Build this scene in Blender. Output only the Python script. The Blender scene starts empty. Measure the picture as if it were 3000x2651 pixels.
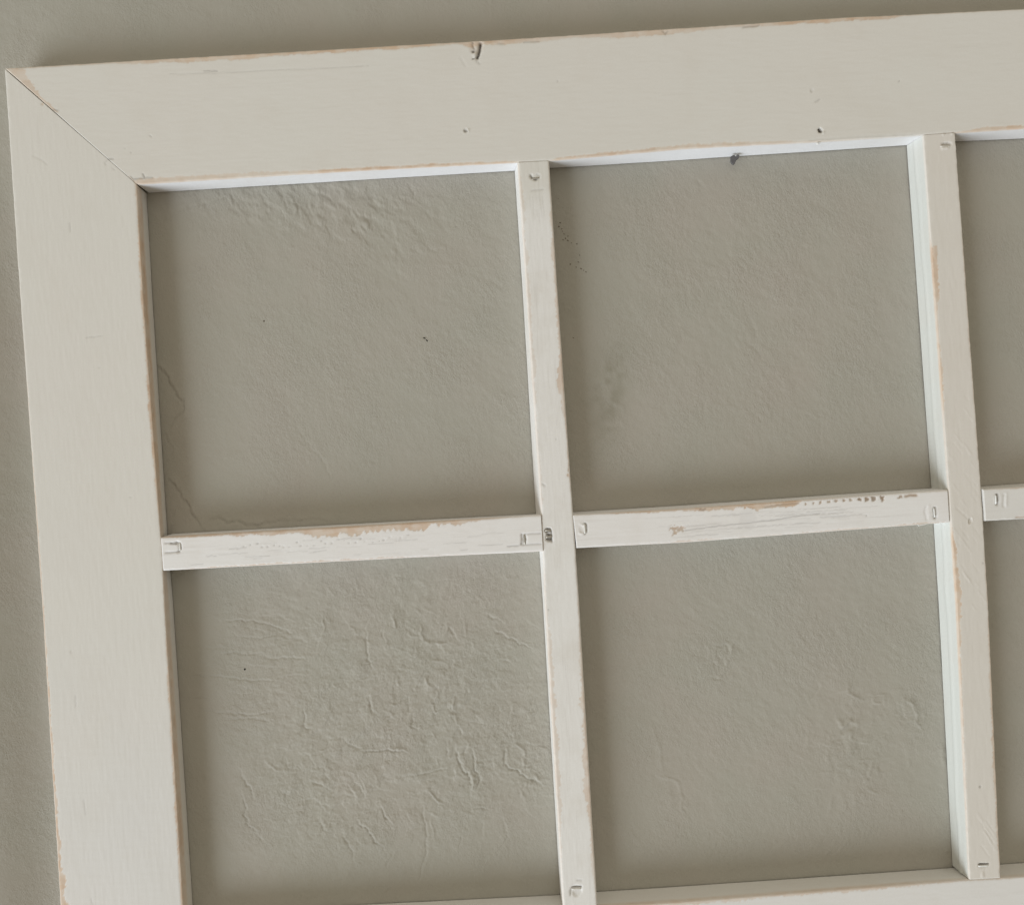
import bpy, math
import numpy as np
from mathutils import Matrix, Vector

# ------------------------------------------------------------------ camera
S = bpy.context.scene
F_PX, W_PX, H_PX = 2300.0, 3000.0, 2651.0
CAM = np.array([0.0, -0.566995, 0.0])
ROT = np.array([[0.99792877, -0.00678253, -0.06397011],
                [-0.06399105, -0.00291583, -0.99794621],
                [0.00658207, 0.99997275, -0.00334381]])      # rows: right, down, forward
cam_d = bpy.data.cameras.new('camera'); cam = bpy.data.objects.new('camera', cam_d)
S.collection.objects.link(cam)
M = Matrix.Identity(4)
for i in range(3):
    M[i][0] = ROT[0][i]; M[i][1] = -ROT[1][i]; M[i][2] = -ROT[2][i]; M[i][3] = CAM[i]
cam.matrix_world = M
cam_d.sensor_fit = 'HORIZONTAL'; cam_d.sensor_width = 36.0
cam_d.lens = 36.0 * F_PX / W_PX
cam_d.clip_start = 0.01; cam_d.clip_end = 50
S.camera = cam
S.render.resolution_x = 1024; S.render.resolution_y = 904

# ------------------------------------------------------------------ light
S.view_settings.view_transform = 'Standard'; S.view_settings.look = 'None'
S.view_settings.gamma = 1; S.view_settings.exposure = 0.10
w = bpy.data.worlds.new('World'); S.world = w; w.use_nodes = True
bg = w.node_tree.nodes['Background']
bg.inputs[1].default_value = 1.0      # dim room light all round, the pale ceiling brighter than the floor
_t = w.node_tree; _c = _t.nodes.new('ShaderNodeTexCoord'); _s = _t.nodes.new('ShaderNodeSeparateXYZ'); _r = _t.nodes.new('ShaderNodeMapRange'); _m = _t.nodes.new('ShaderNodeMix')
_m.data_type = 'RGBA'; _t.links.new(_c.outputs['Generated'], _s.inputs[0]); _t.links.new(_s.outputs[2], _r.inputs[0])
_r.inputs[1].default_value = -0.7; _r.inputs[2].default_value = 0.7
_t.links.new(_r.outputs[0], _m.inputs[0]); _m.inputs[6].default_value = (0.19, 0.163, 0.124, 1); _m.inputs[7].default_value = (0.63, 0.585, 0.49, 1)
_t.links.new(_m.outputs[2], bg.inputs[0])

def area(name, loc, target, size, watts, colour, spread=180, size_y=None):
    l = bpy.data.lights.new(name, 'AREA'); l.energy = watts; l.color = colour
    l.shape = 'RECTANGLE'; l.size = size; l.size_y = size_y or size; l.spread = math.radians(spread)
    o = bpy.data.objects.new(name, l); S.collection.objects.link(o)
    o.location = loc
    o.rotation_euler = (Vector(target) - Vector(loc)).to_track_quat('-Z', 'Y').to_euler()
    return o
LDIR = Vector((-0.66, -0.37, -0.655)).normalized()
area('window_light', LDIR * 8.0 + Vector((0.05, 0, 0)), (0.05, 0, 0), 4.8, 595, (0.89, 0.96, 1.02))

# ------------------------------------------------------------------ helpers
PI = math.pi
def world_at(px, py, Y):
    """point of the plane y=Y that the camera sees at photo pixel px,py"""
    px = np.asarray(px, float); py = np.asarray(py, float)
    a = (px - W_PX / 2) / F_PX; b = (py - H_PX / 2) / F_PX
    d = a[..., None] * ROT[0] + b[..., None] * ROT[1] + ROT[2]
    k = (Y - CAM[1]) / d[..., 1]
    return CAM[0] + d[..., 0] * k, CAM[2] + d[..., 2] * k
def to_px(X, Y, Z):
    q = [ROT[i][0] * (X - CAM[0]) + ROT[i][1] * (Y - CAM[1]) + ROT[i][2] * (Z - CAM[2]) for i in range(3)]
    q2 = np.maximum(q[2], 0.05)
    return W_PX / 2 + F_PX * q[0] / q2, H_PX / 2 + F_PX * q[1] / q2
def hash2(ix, iy, seed):
    h = (ix.astype(np.int64) * 374761393 + iy.astype(np.int64) * 668265263 + seed * 974711) & 0x7fffffff
    h = ((h ^ (h >> 13)) * 1274126177) & 0x7fffffff
    h = h ^ (h >> 16)
    return (h & 0xffffff) / float(0xffffff)
def noise(x, y, seed=0):
    ix = np.floor(x); iy = np.floor(y); fx = x - ix; fy = y - iy
    fx = fx * fx * fx * (fx * (fx * 6 - 15) + 10); fy = fy * fy * fy * (fy * (fy * 6 - 15) + 10)
    a = hash2(ix, iy, seed); b = hash2(ix + 1, iy, seed); c = hash2(ix, iy + 1, seed); d = hash2(ix + 1, iy + 1, seed)
    return ((a * (1 - fx) + b * fx) * (1 - fy) + (c * (1 - fx) + d * fx) * fy) * 2 - 1
def fbm(x, y, seed=0, o=3):
    r = 0; a = 1; t = 0
    for k in range(o):
        r = r + a * noise(x * 2 ** k + 17.3 * k, y * 2 ** k - 9.1 * k, seed + 31 * k); t += a; a *= 0.55
    return r / t
def sstep(a, b, x):
    t = np.clip((x - a) / (b - a), 0, 1); return t * t * (3 - 2 * t)
def seg_dist(px, py, a, b):
    ax, ay = a; bx, by = b; dx, dy = bx - ax, by - ay
    L = dx * dx + dy * dy + 1e-9
    t = np.clip(((px - ax) * dx + (py - ay) * dy) / L, 0, 1)
    ex = px - (ax + t * dx); ey = py - (ay + t * dy)
    sgn = np.sign((px - ax) * dy - (py - ay) * dx)
    return np.hypot(ex, ey), sgn, t

def grid_mesh(name, X, Y, Z, attrs=None, caps=False, flip=False):
    n, m = X.shape
    co = np.stack([X, Y, Z], -1).reshape(-1, 3).astype(np.float32)
    idx = np.arange(n * m).reshape(n, m)
    q = np.stack([idx[:-1, :-1], idx[1:, :-1], idx[1:, 1:], idx[:-1, 1:]], -1).reshape(-1, 4)
    if flip: q = q[:, ::-1]
    me = bpy.data.meshes.new(name)
    loops = q.reshape(-1); nq = len(q)
    starts = np.arange(nq) * 4; totals = np.full(nq, 4)
    if caps:
        c0 = idx[0, :]; c1 = idx[-1, ::-1]
        if flip: c0 = c0[::-1]; c1 = c1[::-1]
        loops = np.concatenate([loops, c0, c1]); starts = np.concatenate([starts, [nq * 4, nq * 4 + m]])
        totals = np.concatenate([totals, [m, m]])
    me.vertices.add(len(co)); me.vertices.foreach_set('co', co.reshape(-1))
    me.loops.add(len(loops)); me.loops.foreach_set('vertex_index', loops.astype(np.int32))
    me.polygons.add(len(starts)); me.polygons.foreach_set('loop_start', starts.astype(np.int32))
    try: me.polygons.foreach_set('loop_total', totals.astype(np.int32))
    except Exception: pass
    sm = np.ones(len(starts), bool)
    if caps: sm[-2:] = False
    me.polygons.foreach_set('use_smooth', sm)
    me.update(calc_edges=True); me.validate()
    if attrs is not None:
        ca = me.color_attributes.new('marks', 'FLOAT_COLOR', 'POINT')
        buf = np.ones((len(co), 4), np.float32); buf[:, :3] = attrs.reshape(-1, 3)
        ca.data.foreach_set('color', buf.reshape(-1))
    return me
def link(name, me, mat, parent=None, **props):
    o = bpy.data.objects.new(name, me); S.collection.objects.link(o)
    if me is not None and mat: me.materials.append(mat)
    o.parent = parent
    for k, v in props.items(): o[k] = v
    return o

# ------------------------------------------------------------------ materials
def nt(name):
    m = bpy.data.materials.new(name); m.use_nodes = True
    t = m.node_tree; b = t.nodes['Principled BSDF']
    return m, t, b
class G:
    def __init__(s, t): s.t = t
    def n(s, typ, **kw):
        o = s.t.nodes.new(typ)
        for k, v in kw.items(): setattr(o, k, v)
        return o
    def L(s, a, b): s.t.links.new(a, b)
    def val(s, sock, v):
        if hasattr(v, 'links'): s.L(v, sock)
        else: sock.default_value = v
    def math(s, op, a, b=0.0, c=None, clamp=False):
        o = s.n('ShaderNodeMath', operation=op, use_clamp=clamp)
        s.val(o.inputs[0], a); s.val(o.inputs[1], b)
        if c is not None: s.val(o.inputs[2], c)
        return o.outputs[0]
    def mix(s, f, a, b, mode='MIX'):
        o = s.n('ShaderNodeMix', data_type='RGBA', blend_type=mode)
        s.val(o.inputs[0], f); s.val(o.inputs[6], a); s.val(o.inputs[7], b)
        return o.outputs[2]
    def noise(s, scale, vscale=(1, 1, 1), detail=3, rough=.55, rot=(0, 0, 0), dist=0.0, loc=(0, 0, 0)):
        tc = s.n('ShaderNodeTexCoord'); mp = s.n('ShaderNodeMapping')
        mp.inputs['Scale'].default_value = vscale; mp.inputs['Rotation'].default_value = rot; mp.inputs['Location'].default_value = loc
        s.L(tc.outputs['Object'], mp.inputs[0])
        o = s.n('ShaderNodeTexNoise'); s.L(mp.outputs[0], o.inputs['Vector'])
        o.inputs['Scale'].default_value = scale; o.inputs['Detail'].default_value = detail
        o.inputs['Roughness'].default_value = rough; o.inputs['Distortion'].default_value = dist
        return o.outputs[0]
    def rng(s, v, a, b, c=0.0, d=1.0):
        o = s.n('ShaderNodeMapRange'); s.val(o.inputs[0], v)
        for i, x in enumerate((a, b, c, d)): o.inputs[1 + i].default_value = x
        return o.outputs[0]
def c4(*a): return (*a, 1.0)

def paint_material(name, axis, cream, white, streak=.3, thin=.25, tilt=0.0, relief=.00013):
    """brushed paint over soft wood; marks.R bare wood, marks.G grime and painted shade, marks.B cool white primer"""
    m, t, b = nt(name); g = G(t)
    at = g.n('ShaderNodeAttribute', attribute_name='marks'); sp = g.n('ShaderNodeSeparateColor'); g.L(at.outputs[0], sp.inputs[0])
    wear, dirt_shade, prim = sp.outputs
    along = (14, 220, 320) if axis == 'x' else (320, 220, 14)
    rot = (0, tilt, 0)
    grain = g.noise(1.0, along, 4, .65, rot)
    fine = g.noise(1.0, tuple(3.2 * v for v in along), 3, .7, rot, loc=(3, 1, 7))
    blot = g.noise(9.0, (1, 1, 1), 2, .5)
    tone = g.noise(38.0, (1, 1, 1), 3, .6, loc=(5, 5, 5))
    speck = g.noise(900.0, (1, 1, 1), 1, .5)
    base = g.mix(prim, c4(*cream), c4(*white))
    base = g.mix(g.rng(blot, .38, .66, 0, .3), base, g.mix(.5, base, c4(cream[0] * 1.03, cream[1] * .965, cream[2] * .97)))
    # thin paint lets a grey-tan grain through
    thinm = g.math('MULTIPLY', g.rng(g.math('ADD', g.math('MULTIPLY', grain, .6), g.math('MULTIPLY', fine, .4)), .55, .78), streak)
    base = g.mix(thinm, base, c4(cream[0] * .60, cream[1] * .56, cream[2] * .54))
    base = g.mix(g.math('MULTIPLY', g.rng(tone, .5, .8), thin), base, c4(cream[0] * .9, cream[1] * .86, cream[2] * .82))
    base = g.mix(g.rng(speck, .2, .8, 0, .12), base, c4(cream[0] * .72, cream[1] * .72, cream[2] * .72))
    wg = g.noise(1.0, tuple(.7 * v for v in along), 4, .7, rot, dist=.3)
    wood = g.mix(g.rng(wg, .3, .72), c4(.71, .55, .41), c4(.58, .40, .275))
    wood = g.mix(g.rng(g.noise(120.0, (1, 1, 1), 3), .42, .6, 0, .6), wood, c4(.72, .63, .54))
    wm = g.math('MULTIPLY', wear, g.rng(fine, .15, .75, 1.12, .78), clamp=True)
    col = g.mix(wm, base, wood)
    col = g.mix(dirt_shade, col, c4(.045, .032, .022))
    g.L(col, b.inputs['Base Color'])
    g.L(g.rng(wm, 0, 1, .52, .78), b.inputs['Roughness'])
    b.inputs['Specular IOR Level'].default_value = .3
    h = g.math('ADD', g.math('MULTIPLY', grain, .5), g.math('MULTIPLY', fine, .28))
    h = g.math('ADD', h, g.math('MULTIPLY', g.noise(420.0, (1, 1, 1), 3, .6), .22))
    h = g.math('SUBTRACT', h, g.math('MULTIPLY', wm, .45))
    bp = g.n('ShaderNodeBump'); bp.inputs['Strength'].default_value = .5; bp.inputs['Distance'].default_value = relief
    g.L(h, bp.inputs['Height']); g.L(bp.outputs[0], b.inputs['Normal'])
    return m

cream = (.757, .736, .690); pale = (.86, .865, .89)
m_rail = paint_material('cream_paint_rail', 'x', cream, pale, .13, .24, relief=.00014)
m_stile = paint_material('cream_paint_stile', 'z', cream, (.715, .70, .69), .14, .20, relief=.00016)
m_munt_v = paint_material('whitewash_upright', 'z', (.757, .736, .690), (.855, .84, .82), .42, .42, relief=.00026)
m_munt_h = paint_material('whitewash_crosspiece', 'x', (.87, .855, .845), (.82, .83, .83), .46, .40, relief=.00028)
m_munt_c = paint_material('cream_paint_upright', 'z', (.76, .725, .675), (.70, .72, .69), .14, .2)

def wall_material():
    m, t, b = nt('painted_plaster'); g = G(t)
    blot = g.noise(16.0, (1, 1, 1), 3, .55); blot2 = g.noise(5.0, (1, 1, 1), 2, .5, loc=(2, 4, 8))
    col = g.mix(g.rng(blot, .36, .66), c4(.437, .418, .364), c4(.451, .418, .368))
    col = g.mix(g.rng(blot2, .4, .66, 0, .6), col, c4(.430, .420, .370))
    col = g.mix(g.rng(g.noise(900.0, (1, 1, 1), 2, .6), .25, .75, 0, .16), col, c4(.33, .31, .25))
    at = g.n('ShaderNodeAttribute', attribute_name='marks'); sp = g.n('ShaderNodeSeparateColor'); g.L(at.outputs[0], sp.inputs[0])
    col = g.mix(sp.outputs[0], col, c4(.30, .28, .22))
    g.L(col, b.inputs['Base Color'])
    b.inputs['Roughness'].default_value = .6; b.inputs['Specular IOR Level'].default_value = .25
    n1 = g.noise(340.0, (1, 1, .75), 5, .70, (0, math.radians(40), 0)); n2 = g.noise(1100.0, (1, 1, 1), 2, .6)
    h = g.math('ADD', g.math('MULTIPLY', n1, .75), g.math('MULTIPLY', n2, .25))
    bp = g.n('ShaderNodeBump'); bp.inputs['Strength'].default_value = 1.0; bp.inputs['Distance'].default_value = .00085
    g.L(g.math('MULTIPLY', h, g.rng(g.noise(22.0, (1, 1, 1), 3, .6, loc=(9, 3, 1)), .38, .64, .35, 1.25)), bp.inputs['Height']); g.L(bp.outputs[0], b.inputs['Normal'])
    return m
m_wall = wall_material()
def plain(name, col, rough=.6, metal=0.0, var=.3):
    m, t, b = nt(name); g = G(t)
    n = g.noise(700.0, (1, 1, 1), 3)
    g.L(g.mix(g.rng(n, .3, .7, 0, var), c4(*col), c4(*[v * .55 for v in col])), b.inputs['Base Color'])
    b.inputs['Roughness'].default_value = rough; b.inputs['Metallic'].default_value = metal
    return m
m_hole = plain('dark_hole', (.012, .010, .008), .9)
m_speck = plain('brown_speck', (.15, .125, .09), .8)
m_steel = plain('dull_grey_metal', (.16, .155, .16), .5, .35)
m_staple = plain('painted_staple', (.78, .76, .72), .5, 0, .15)
m_staple_bare = plain('bare_staple', (.46, .43, .38), .4, .4)
m_chip = plain('loose_paint', (.85, .85, .83), .5, 0, .1)

# ------------------------------------------------------------------ wall
WALL_FINE = 0.0011
x0, x1 = -0.352, 0.420; z0, z1 = -0.352, 0.338
def axis_coords(lo, hi, outer_lo, outer_hi, flo, fhi):
    f = np.concatenate([np.arange(lo, flo, WALL_FINE), np.arange(flo, fhi, .0006), np.arange(fhi, hi, WALL_FINE)])
    f = f[np.concatenate([[True], np.diff(f) > .0003])]
    g1 = lo - np.cumsum(np.geomspace(.0012, .12, 34)); g1 = g1[g1 > outer_lo]
    g2 = f[-1] + np.cumsum(np.geomspace(.0012, .12, 34)); g2 = g2[g2 < outer_hi]
    return np.concatenate([[outer_lo], g1[::-1], f, g2, [outer_hi]])
xs = axis_coords(x0, x1, -1.6, 1.9, -.245, .040); zs = axis_coords(z0, z1, -1.5, 1.5, -.325, -.070)
WX, WZ = np.meshgrid(xs, zs, indexing='ij')
PX, PY = to_px(WX, 0 * WX, WZ)
inside = sstep(-200, 0, PX) * (1 - sstep(3000, 3300, PX)) * sstep(-200, 0, PY) * (1 - sstep(2651, 2900, PY))
def blob(cx, cy, rx, ry, ang=0):
    c, s = math.cos(math.radians(ang)), math.sin(math.radians(ang))
    dx, dy = PX - cx, PY - cy
    return np.exp(-(((dx * c + dy * s) / rx) ** 2 + ((-dx * s + dy * c) / ry) ** 2))
mm = 1e-3
h = np.zeros_like(WX)                       # millimetres towards the room
X_, Z_ = WX * 1000, WZ * 1000
def rot(a, sx, sy):
    c, s = math.cos(math.radians(a)), math.sin(math.radians(a))
    return (X_ * c + Z_ * s) / sx, (-X_ * s + Z_ * c) / sy
h += .35 * fbm(*rot(10, 90, 70), 1, 2)
h += .10 * fbm(*rot(-38, 26, 14), 2, 2)
# fine drag marks running down to the right
drag = fbm(*rot(-48, 6.0, 3.0), 5, 4)
h += drag * (.045 + .085 * np.clip(blob(2350, 1900, 600, 420) + blob(2050, 750, 420, 420) + .8 * blob(1450, 1150, 300, 420), 0, 1))
orange = fbm(*rot(-60, 4.2, 2.8), 9, 3)
h += orange * (.045 + .075 * np.clip(blob(2200, 1000, 620, 500) + blob(2400, 2000, 500, 500) + blob(1300, 2150, 520, 380), 0, 1))
# trowelled, knocked-down plaster of the lower left pane
rough = np.clip(1.0 * blob(1250, 2050, 330, 380, 25) + .9 * blob(950, 2330, 260, 240) + .75 * blob(1500, 2200, 150, 230)
                + .55 * blob(800, 1850, 230, 260) + .35 * blob(1250, 1700, 300, 80), 0, 1)
k1 = fbm(*rot(35, 13, 7.0), 21, 4)
k1 = k1 + .18 * fbm(*rot(35, 3.2, 2.2), 22, 2)
h += rough * (.22 * sstep(.03, .08, k1) + .16 * sstep(.26, .31, k1) - .20 * sstep(.25, .29, -k1))
k2 = fbm(*rot(-15, 16, 4.5), 25, 3)
h += np.clip(rough + .5 * blob(820, 2000, 230, 400) + .5 * blob(60, 2280, 90, 200), 0, 1) * .09 * (1 - np.abs(k2) * 5).clip(0, 1)
# rough patch under the top rail in the first pane
r1 = np.clip(blob(900, 600, 420, 75, 4) + .55 * blob(1080, 680, 200, 90, 35), 0, 1)
k3 = fbm(*rot(-40, 9, 4.5), 31, 4)
h += r1 * (.34 * sstep(.0, .08, k3) - .24 * sstep(.2, .27, -k3))
# lumps at the lower right of the fourth pane
r2 = np.clip(blob(2490, 2170, 70, 60) + .6 * blob(2540, 2290, 110, 120) + .8 * blob(2680, 2095, 55, 75, 20)
             + .5 * blob(2540, 2040, 90, 30) + .5 * blob(2100, 1930, 90, 80) + .5 * blob(1960, 2310, 60, 80), 0, 1)
k4 = fbm(*rot(20, 6.5, 4.5), 41, 4)
h += r2 * (.26 * sstep(-.02, .06, k4) - .10 * sstep(.18, .3, -k4))
# ripples on the strip left of the frame and above it
h += .06 * (blob(95, 2270, 90, 170) + .5 * blob(60, 1500, 80, 300)) * fbm(*rot(4, 22, 1.6), 51, 2)
h += .05 * blob(500, 130, 500, 90) * fbm(*rot(-14, 24, 6), 55, 3)

def slices(pts, pad):
    xx, zz = world_at([p[0] for p in pts], [p[1] for p in pts], 0.0)
    p = pad * .00026
    i0, i1 = np.searchsorted(xs, [xx.min() - p, xx.max() + p]); j0, j1 = np.searchsorted(zs, [zz.min() - p, zz.max() + p])
    return slice(max(i0, 0), i1 + 1), slice(max(j0, 0), j1 + 1)
def stroke(pts, amp, width, edge=0.0):
    """a ridge (amp>0) or a groove (amp<0) along a polyline; edge adds a step on one side"""
    sl = slices(pts, width * 4 + 10); px, py = PX[sl], PY[sl]
    if px.size == 0: return
    wob = 3.5 * noise(px / 16, py / 16, 77) + 1.5 * noise(px / 5, py / 5, 78); px = px + wob; py = py - wob
    best = np.full(px.shape, 1e9); side = np.zeros(px.shape)
    for a, b in zip(pts[:-1], pts[1:]):
        d, s, t = seg_dist(px, py, a, b); k = d < best
        best = np.where(k, d, best); side = np.where(k, s, side)
    L0 = np.hypot(px - pts[0][0], py - pts[0][1]); L1 = np.hypot(px - pts[-1][0], py - pts[-1][1])
    end = sstep(0, 22, L0) * sstep(0, 22, L1) * .7 + .3
    width = width * .72
    prof = np.exp(-(best / width) ** 2) * amp * end
    prof = prof * 3.0; edge = edge * 3.0
    if edge: prof += edge * np.where(side > 0, np.exp(-best / (width * 3.0)), 0)
    h[sl] += prof
Z = lambda zx, zy, ox, oy: (ox + zx / 2.043, oy + zy / 2.043)
def zs_(ox, oy, lst): return [Z(a, b, ox, oy) for a, b in lst]
# first pane
stroke(zs_(0, 884, [(945, 390), (1010, 460), (1060, 560), (1105, 600), (1100, 660), (1050, 700), (1030, 740)]), -.22, 5, .25)
stroke(zs_(0, 884, [(990, 790), (1030, 880), (1040, 920)]), -.10, 4, .1)
stroke(zs_(0, 884, [(1020, 1070), (1090, 1170), (1170, 1290), (1200, 1330)]), -.22, 5, .22)
stroke(zs_(0, 884, [(1270, 1300), (1310, 1285), (1370, 1320), (1420, 1310), (1470, 1345), (1560, 1330)]), -.25, 5, .2)
stroke(zs_(0, 884, [(1560, 1330), (1700, 1310), (1900, 1300), (1975, 1310)]), -.16, 4, .12)
stroke(zs_(0, 884, [(1380, 290), (1560, 490), (1720, 650), (1780, 740)]), -.05, 3)
stroke(zs_(0, 884, [(1780, 745), (1820, 800), (1890, 900), (1940, 960), (1990, 1080)]), -.07, 4)
stroke(zs_(0, 0, [(1000, 1330), (1060, 1260), (1170, 1230), (1290, 1200), (1380, 1170), (1440, 1220)]), -.14, 5, .10)
stroke(zs_(0, 0, [(1330, 1140), (1400, 1230), (1470, 1240)]), .14, 5)
stroke(zs_(0, 0, [(1740, 1180), (1780, 1250), (1760, 1300)]), .15, 5)
stroke(zs_(0, 0, [(1870, 1140), (1960, 1180), (2020, 1230)]), -.15, 5, .1)
stroke(zs_(1000, 0, [(30, 1230), (90, 1310), (180, 1370)]), .15, 5)
stroke(zs_(1000, 0, [(150, 1170), (220, 1190), (260, 1240)]), -.14, 4, .1)
stroke(zs_(1000, 0, [(330, 1160), (400, 1180), (470, 1230)]), .13, 5)
stroke(zs_(1000, 0, [(400, 1110), (440, 1160), (430, 1200)]), -.12, 5)
stroke(zs_(1000, 0, [(520, 1180), (620, 1200)]), .10, 4)
stroke(zs_(1000, 0, [(680, 1175), (745, 1190)]), -.10, 4)
stroke(zs_(1000, 0, [(480, 1470), (560, 1500), (610, 1490)]), -.10, 4, .05)
stroke(zs_(1000, 0, [(560, 1560), (640, 1590), (690, 1580)]), .08, 4)
stroke(zs_(1000, 0, [(950, 1545), (985, 1550), (975, 1590)]), -.09, 4)
# second pane
stroke(zs_(1000, 884, [(1560, 470), (1565, 570), (1610, 610), (1650, 670)]), -.13, 6, .08)
stroke(zs_(1000, 884, [(1600, 600), (1680, 620), (1700, 680)]), .10, 5)
stroke(zs_(1000, 0, [(1740, 1340), (1790, 1380), (1800, 1440)]), .10, 4)
stroke(zs_(2000, 0, [(70, 1070), (130, 1120)]), -.12, 5, .06)
stroke(zs_(2000, 884, [(410, 120), (440, 180), (430, 240)]), -.13, 3.5)
stroke(zs_(2000, 884, [(370, 240), (440, 290), (460, 330)]), -.10, 4)
stroke(zs_(2000, 884, [(820, 640), (830, 760), (825, 880)]), -.09, 3, .04)
stroke(zs_(2000, 884, [(610, 640), (615, 730)]), -.06, 3)
stroke(zs_(2000, 884, [(430, 380), (510, 480), (520, 520)]), .07, 4)
# third pane
o = (0, 1767)
for amp, wd, ed, pts in [
    (-.15, 4, .10, [(1330, 100), (1420, 105), (1520, 100), (1620, 125), (1700, 160), (1760, 175)]),
    (-.12, 4, .08, [(1430, 190), (1560, 205), (1640, 190)]),
    (-.14, 4, .10, [(1330, 300), (1420, 290), (1500, 305), (1570, 295)]),
    (-.10, 4, .06, [(1640, 250), (1720, 265)]), (-.12, 4, .08, [(1660, 320), (1770, 330), (1830, 325)]),
    (-.13, 4, .08, [(1180, 430), (1330, 440), (1460, 455), (1600, 460), (1680, 470)]),
    (-.08, 4, .05, [(1150, 565), (1260, 565)]), (-.12, 4, .08, [(1240, 640), (1400, 660), (1530, 665), (1640, 640)]),
    (-.12, 4, .08, [(1370, 690), (1500, 685), (1640, 700)]), (.12, 4, 0, [(1930, 60), (1945, 150), (1920, 200)]),
    (-.16, 4, .10, [(1820, 620), (1825, 690), (1830, 740), (1880, 760)]),
    (-.18, 4.5, .12, [(1440, 1000), (1470, 1050), (1500, 1120), (1520, 1160)]),
    (-.22, 4.5, .16, [(1455, 1140), (1475, 1200), (1465, 1270), (1490, 1330), (1530, 1360)]),
    (-.10, 4, .05, [(1530, 1360), (1560, 1400), (1590, 1440)]), (.15, 6, 0, [(1590, 930), (1650, 990), (1700, 1000)]),
    (-.15, 5, .1, [(1860, 1060), (1920, 1080), (1980, 1110)]), (-.15, 5, .1, [(1900, 1190), (1950, 1240)]),
    (-.17, 5, .1, [(1920, 1290), (1940, 1350), (1980, 1365)]), (.12, 6, 0, [(1610, 1290), (1660, 1310)])]:
    stroke(zs_(*o, pts), amp, wd, ed)
o = (1000, 1767)
for amp, wd, ed, pts in [
    (.20, 5, .05, [(310, 60), (320, 150), (290, 170)]), (-.18, 5, .12, [(650, 150), (690, 200)]), (.16, 5, 0, [(470, 130), (490, 230), (600, 245), (650, 225)]),
    (-.15, 4, .08, [(870, 60), (940, 100), (960, 120)]), (-.16, 4, .10, [(910, 150), (1010, 210), (1080, 240), (1140, 270)]),
    (-.14, 4, .08, [(150, 150), (160, 330), (200, 400)]), (.18, 5, 0, [(330, 440), (350, 520)]), (-.16, 5, .1, [(400, 560), (410, 640), (440, 640)]),
    (-.22, 5, .10, [(175, 560), (180, 630), (210, 665)]), (.20, 5, 0, [(280, 600), (330, 610), (360, 590)]), (.18, 5, 0, [(530, 600), (570, 650), (600, 640)]),
    (.18, 5, 0, [(680, 560), (670, 620), (700, 640)]), (-.18, 5, .1, [(430, 670), (420, 730), (465, 750)]),
    (.16, 6, 0, [(290, 760), (340, 790)]), (-.24, 4, .12, [(140, 880), (220, 885), (290, 875), (370, 885)]), (.14, 4, 0, [(290, 860), (380, 880)]),
    (-.24, 6, .16, [(690, 880), (710, 960), (750, 1010), (770, 1080), (780, 1105)]), (.22, 6, 0, [(760, 1010), (800, 1070), (780, 1110)]),
    (-.22, 4, .12, [(790, 880), (800, 980), (830, 1060), (815, 1110)]), (-.2, 5, .1, [(700, 740), (730, 800)]), (.16, 5, 0, [(800, 790), (830, 800)]),
    (-.24, 5, .18, [(985, 880), (980, 960), (1000, 990), (1050, 1000), (1100, 1040), (1180, 1070), (1210, 1080)]),
    (.20, 6, 0, [(1010, 870), (1050, 840), (1090, 890), (1100, 960), (1060, 1020)]), (.22, 6, 0, [(1140, 1010), (1180, 1060), (1210, 1040)]),
    (.14, 5, 0, [(1180, 860), (1230, 870), (1240, 920)]), (-.18, 5, .1, [(765, 1110), (770, 1150)]), (-.18, 5, .1, [(135, 1080), (140, 1130)]),
    (.22, 4, 0, [(510, 1110), (560, 1160), (620, 1200)]), (-.18, 4, .1, [(790, 1220), (880, 1230)]), (.14, 5, 0, [(720, 1250), (780, 1270)]),
    (-.20, 4, .12, [(240, 1210), (265, 1270), (310, 1315)]), (-.22, 4, .14, [(100, 1300), (160, 1360), (200, 1420), (250, 1460)]),
    (-.15, 4, .08, [(10, 1380), (60, 1470), (80, 1540)]), (-.14, 4, .08, [(490, 1220), (500, 1330), (520, 1480), (490, 1560), (470, 1650)]),
    (.12, 4, 0, [(540, 1280), (560, 1400)]), (-.08, 4, .05, [(330, 1460), (290, 1530), (270, 1590)]), (-.1, 4, .05, [(620, 1580), (630, 1630)]),
    (-.10, 4, .05, [(960, 1290), (1000, 1400), (940, 1480)]), (-.12, 3.5, .06, [(840, 1300), (850, 1380)]),
    (-.14, 4, .08, [(380, 1030), (480, 1020), (560, 1000), (660, 990)]), (-.12, 4, .06, [(0, 800), (60, 850), (140, 880)])]:
    stroke(zs_(*o, pts), amp, wd, ed)
rs = np.random.default_rng(21)      # drag lines towards the upper left corner of the third pane, and in the first pane's left edge
for k in range(46):
    x = rs.uniform(560, 900); y = rs.uniform(1720, 2150); L = rs.uniform(25, 120); t = rs.uniform(-.05, .25)
    stroke([(x, y), (x + L * .5, y + L * t * .5 + rs.normal() * 3), (x + L, y + L * t + rs.normal() * 4)], -rs.uniform(.025, .07), rs.uniform(3, 5), rs.uniform(.01, .05))
for k in range(40):
    x = rs.uniform(880, 1560); y = rs.uniform(1680, 1900); L = rs.uniform(15, 60); t = rs.uniform(.1, 1.6)
    n_ = math.hypot(1, t); stroke([(x, y), (x + L / n_, y + L * t / n_)], rs.choice([-1, 1]) * rs.uniform(.03, .08), rs.uniform(3, 5), rs.uniform(0, .05))
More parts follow.
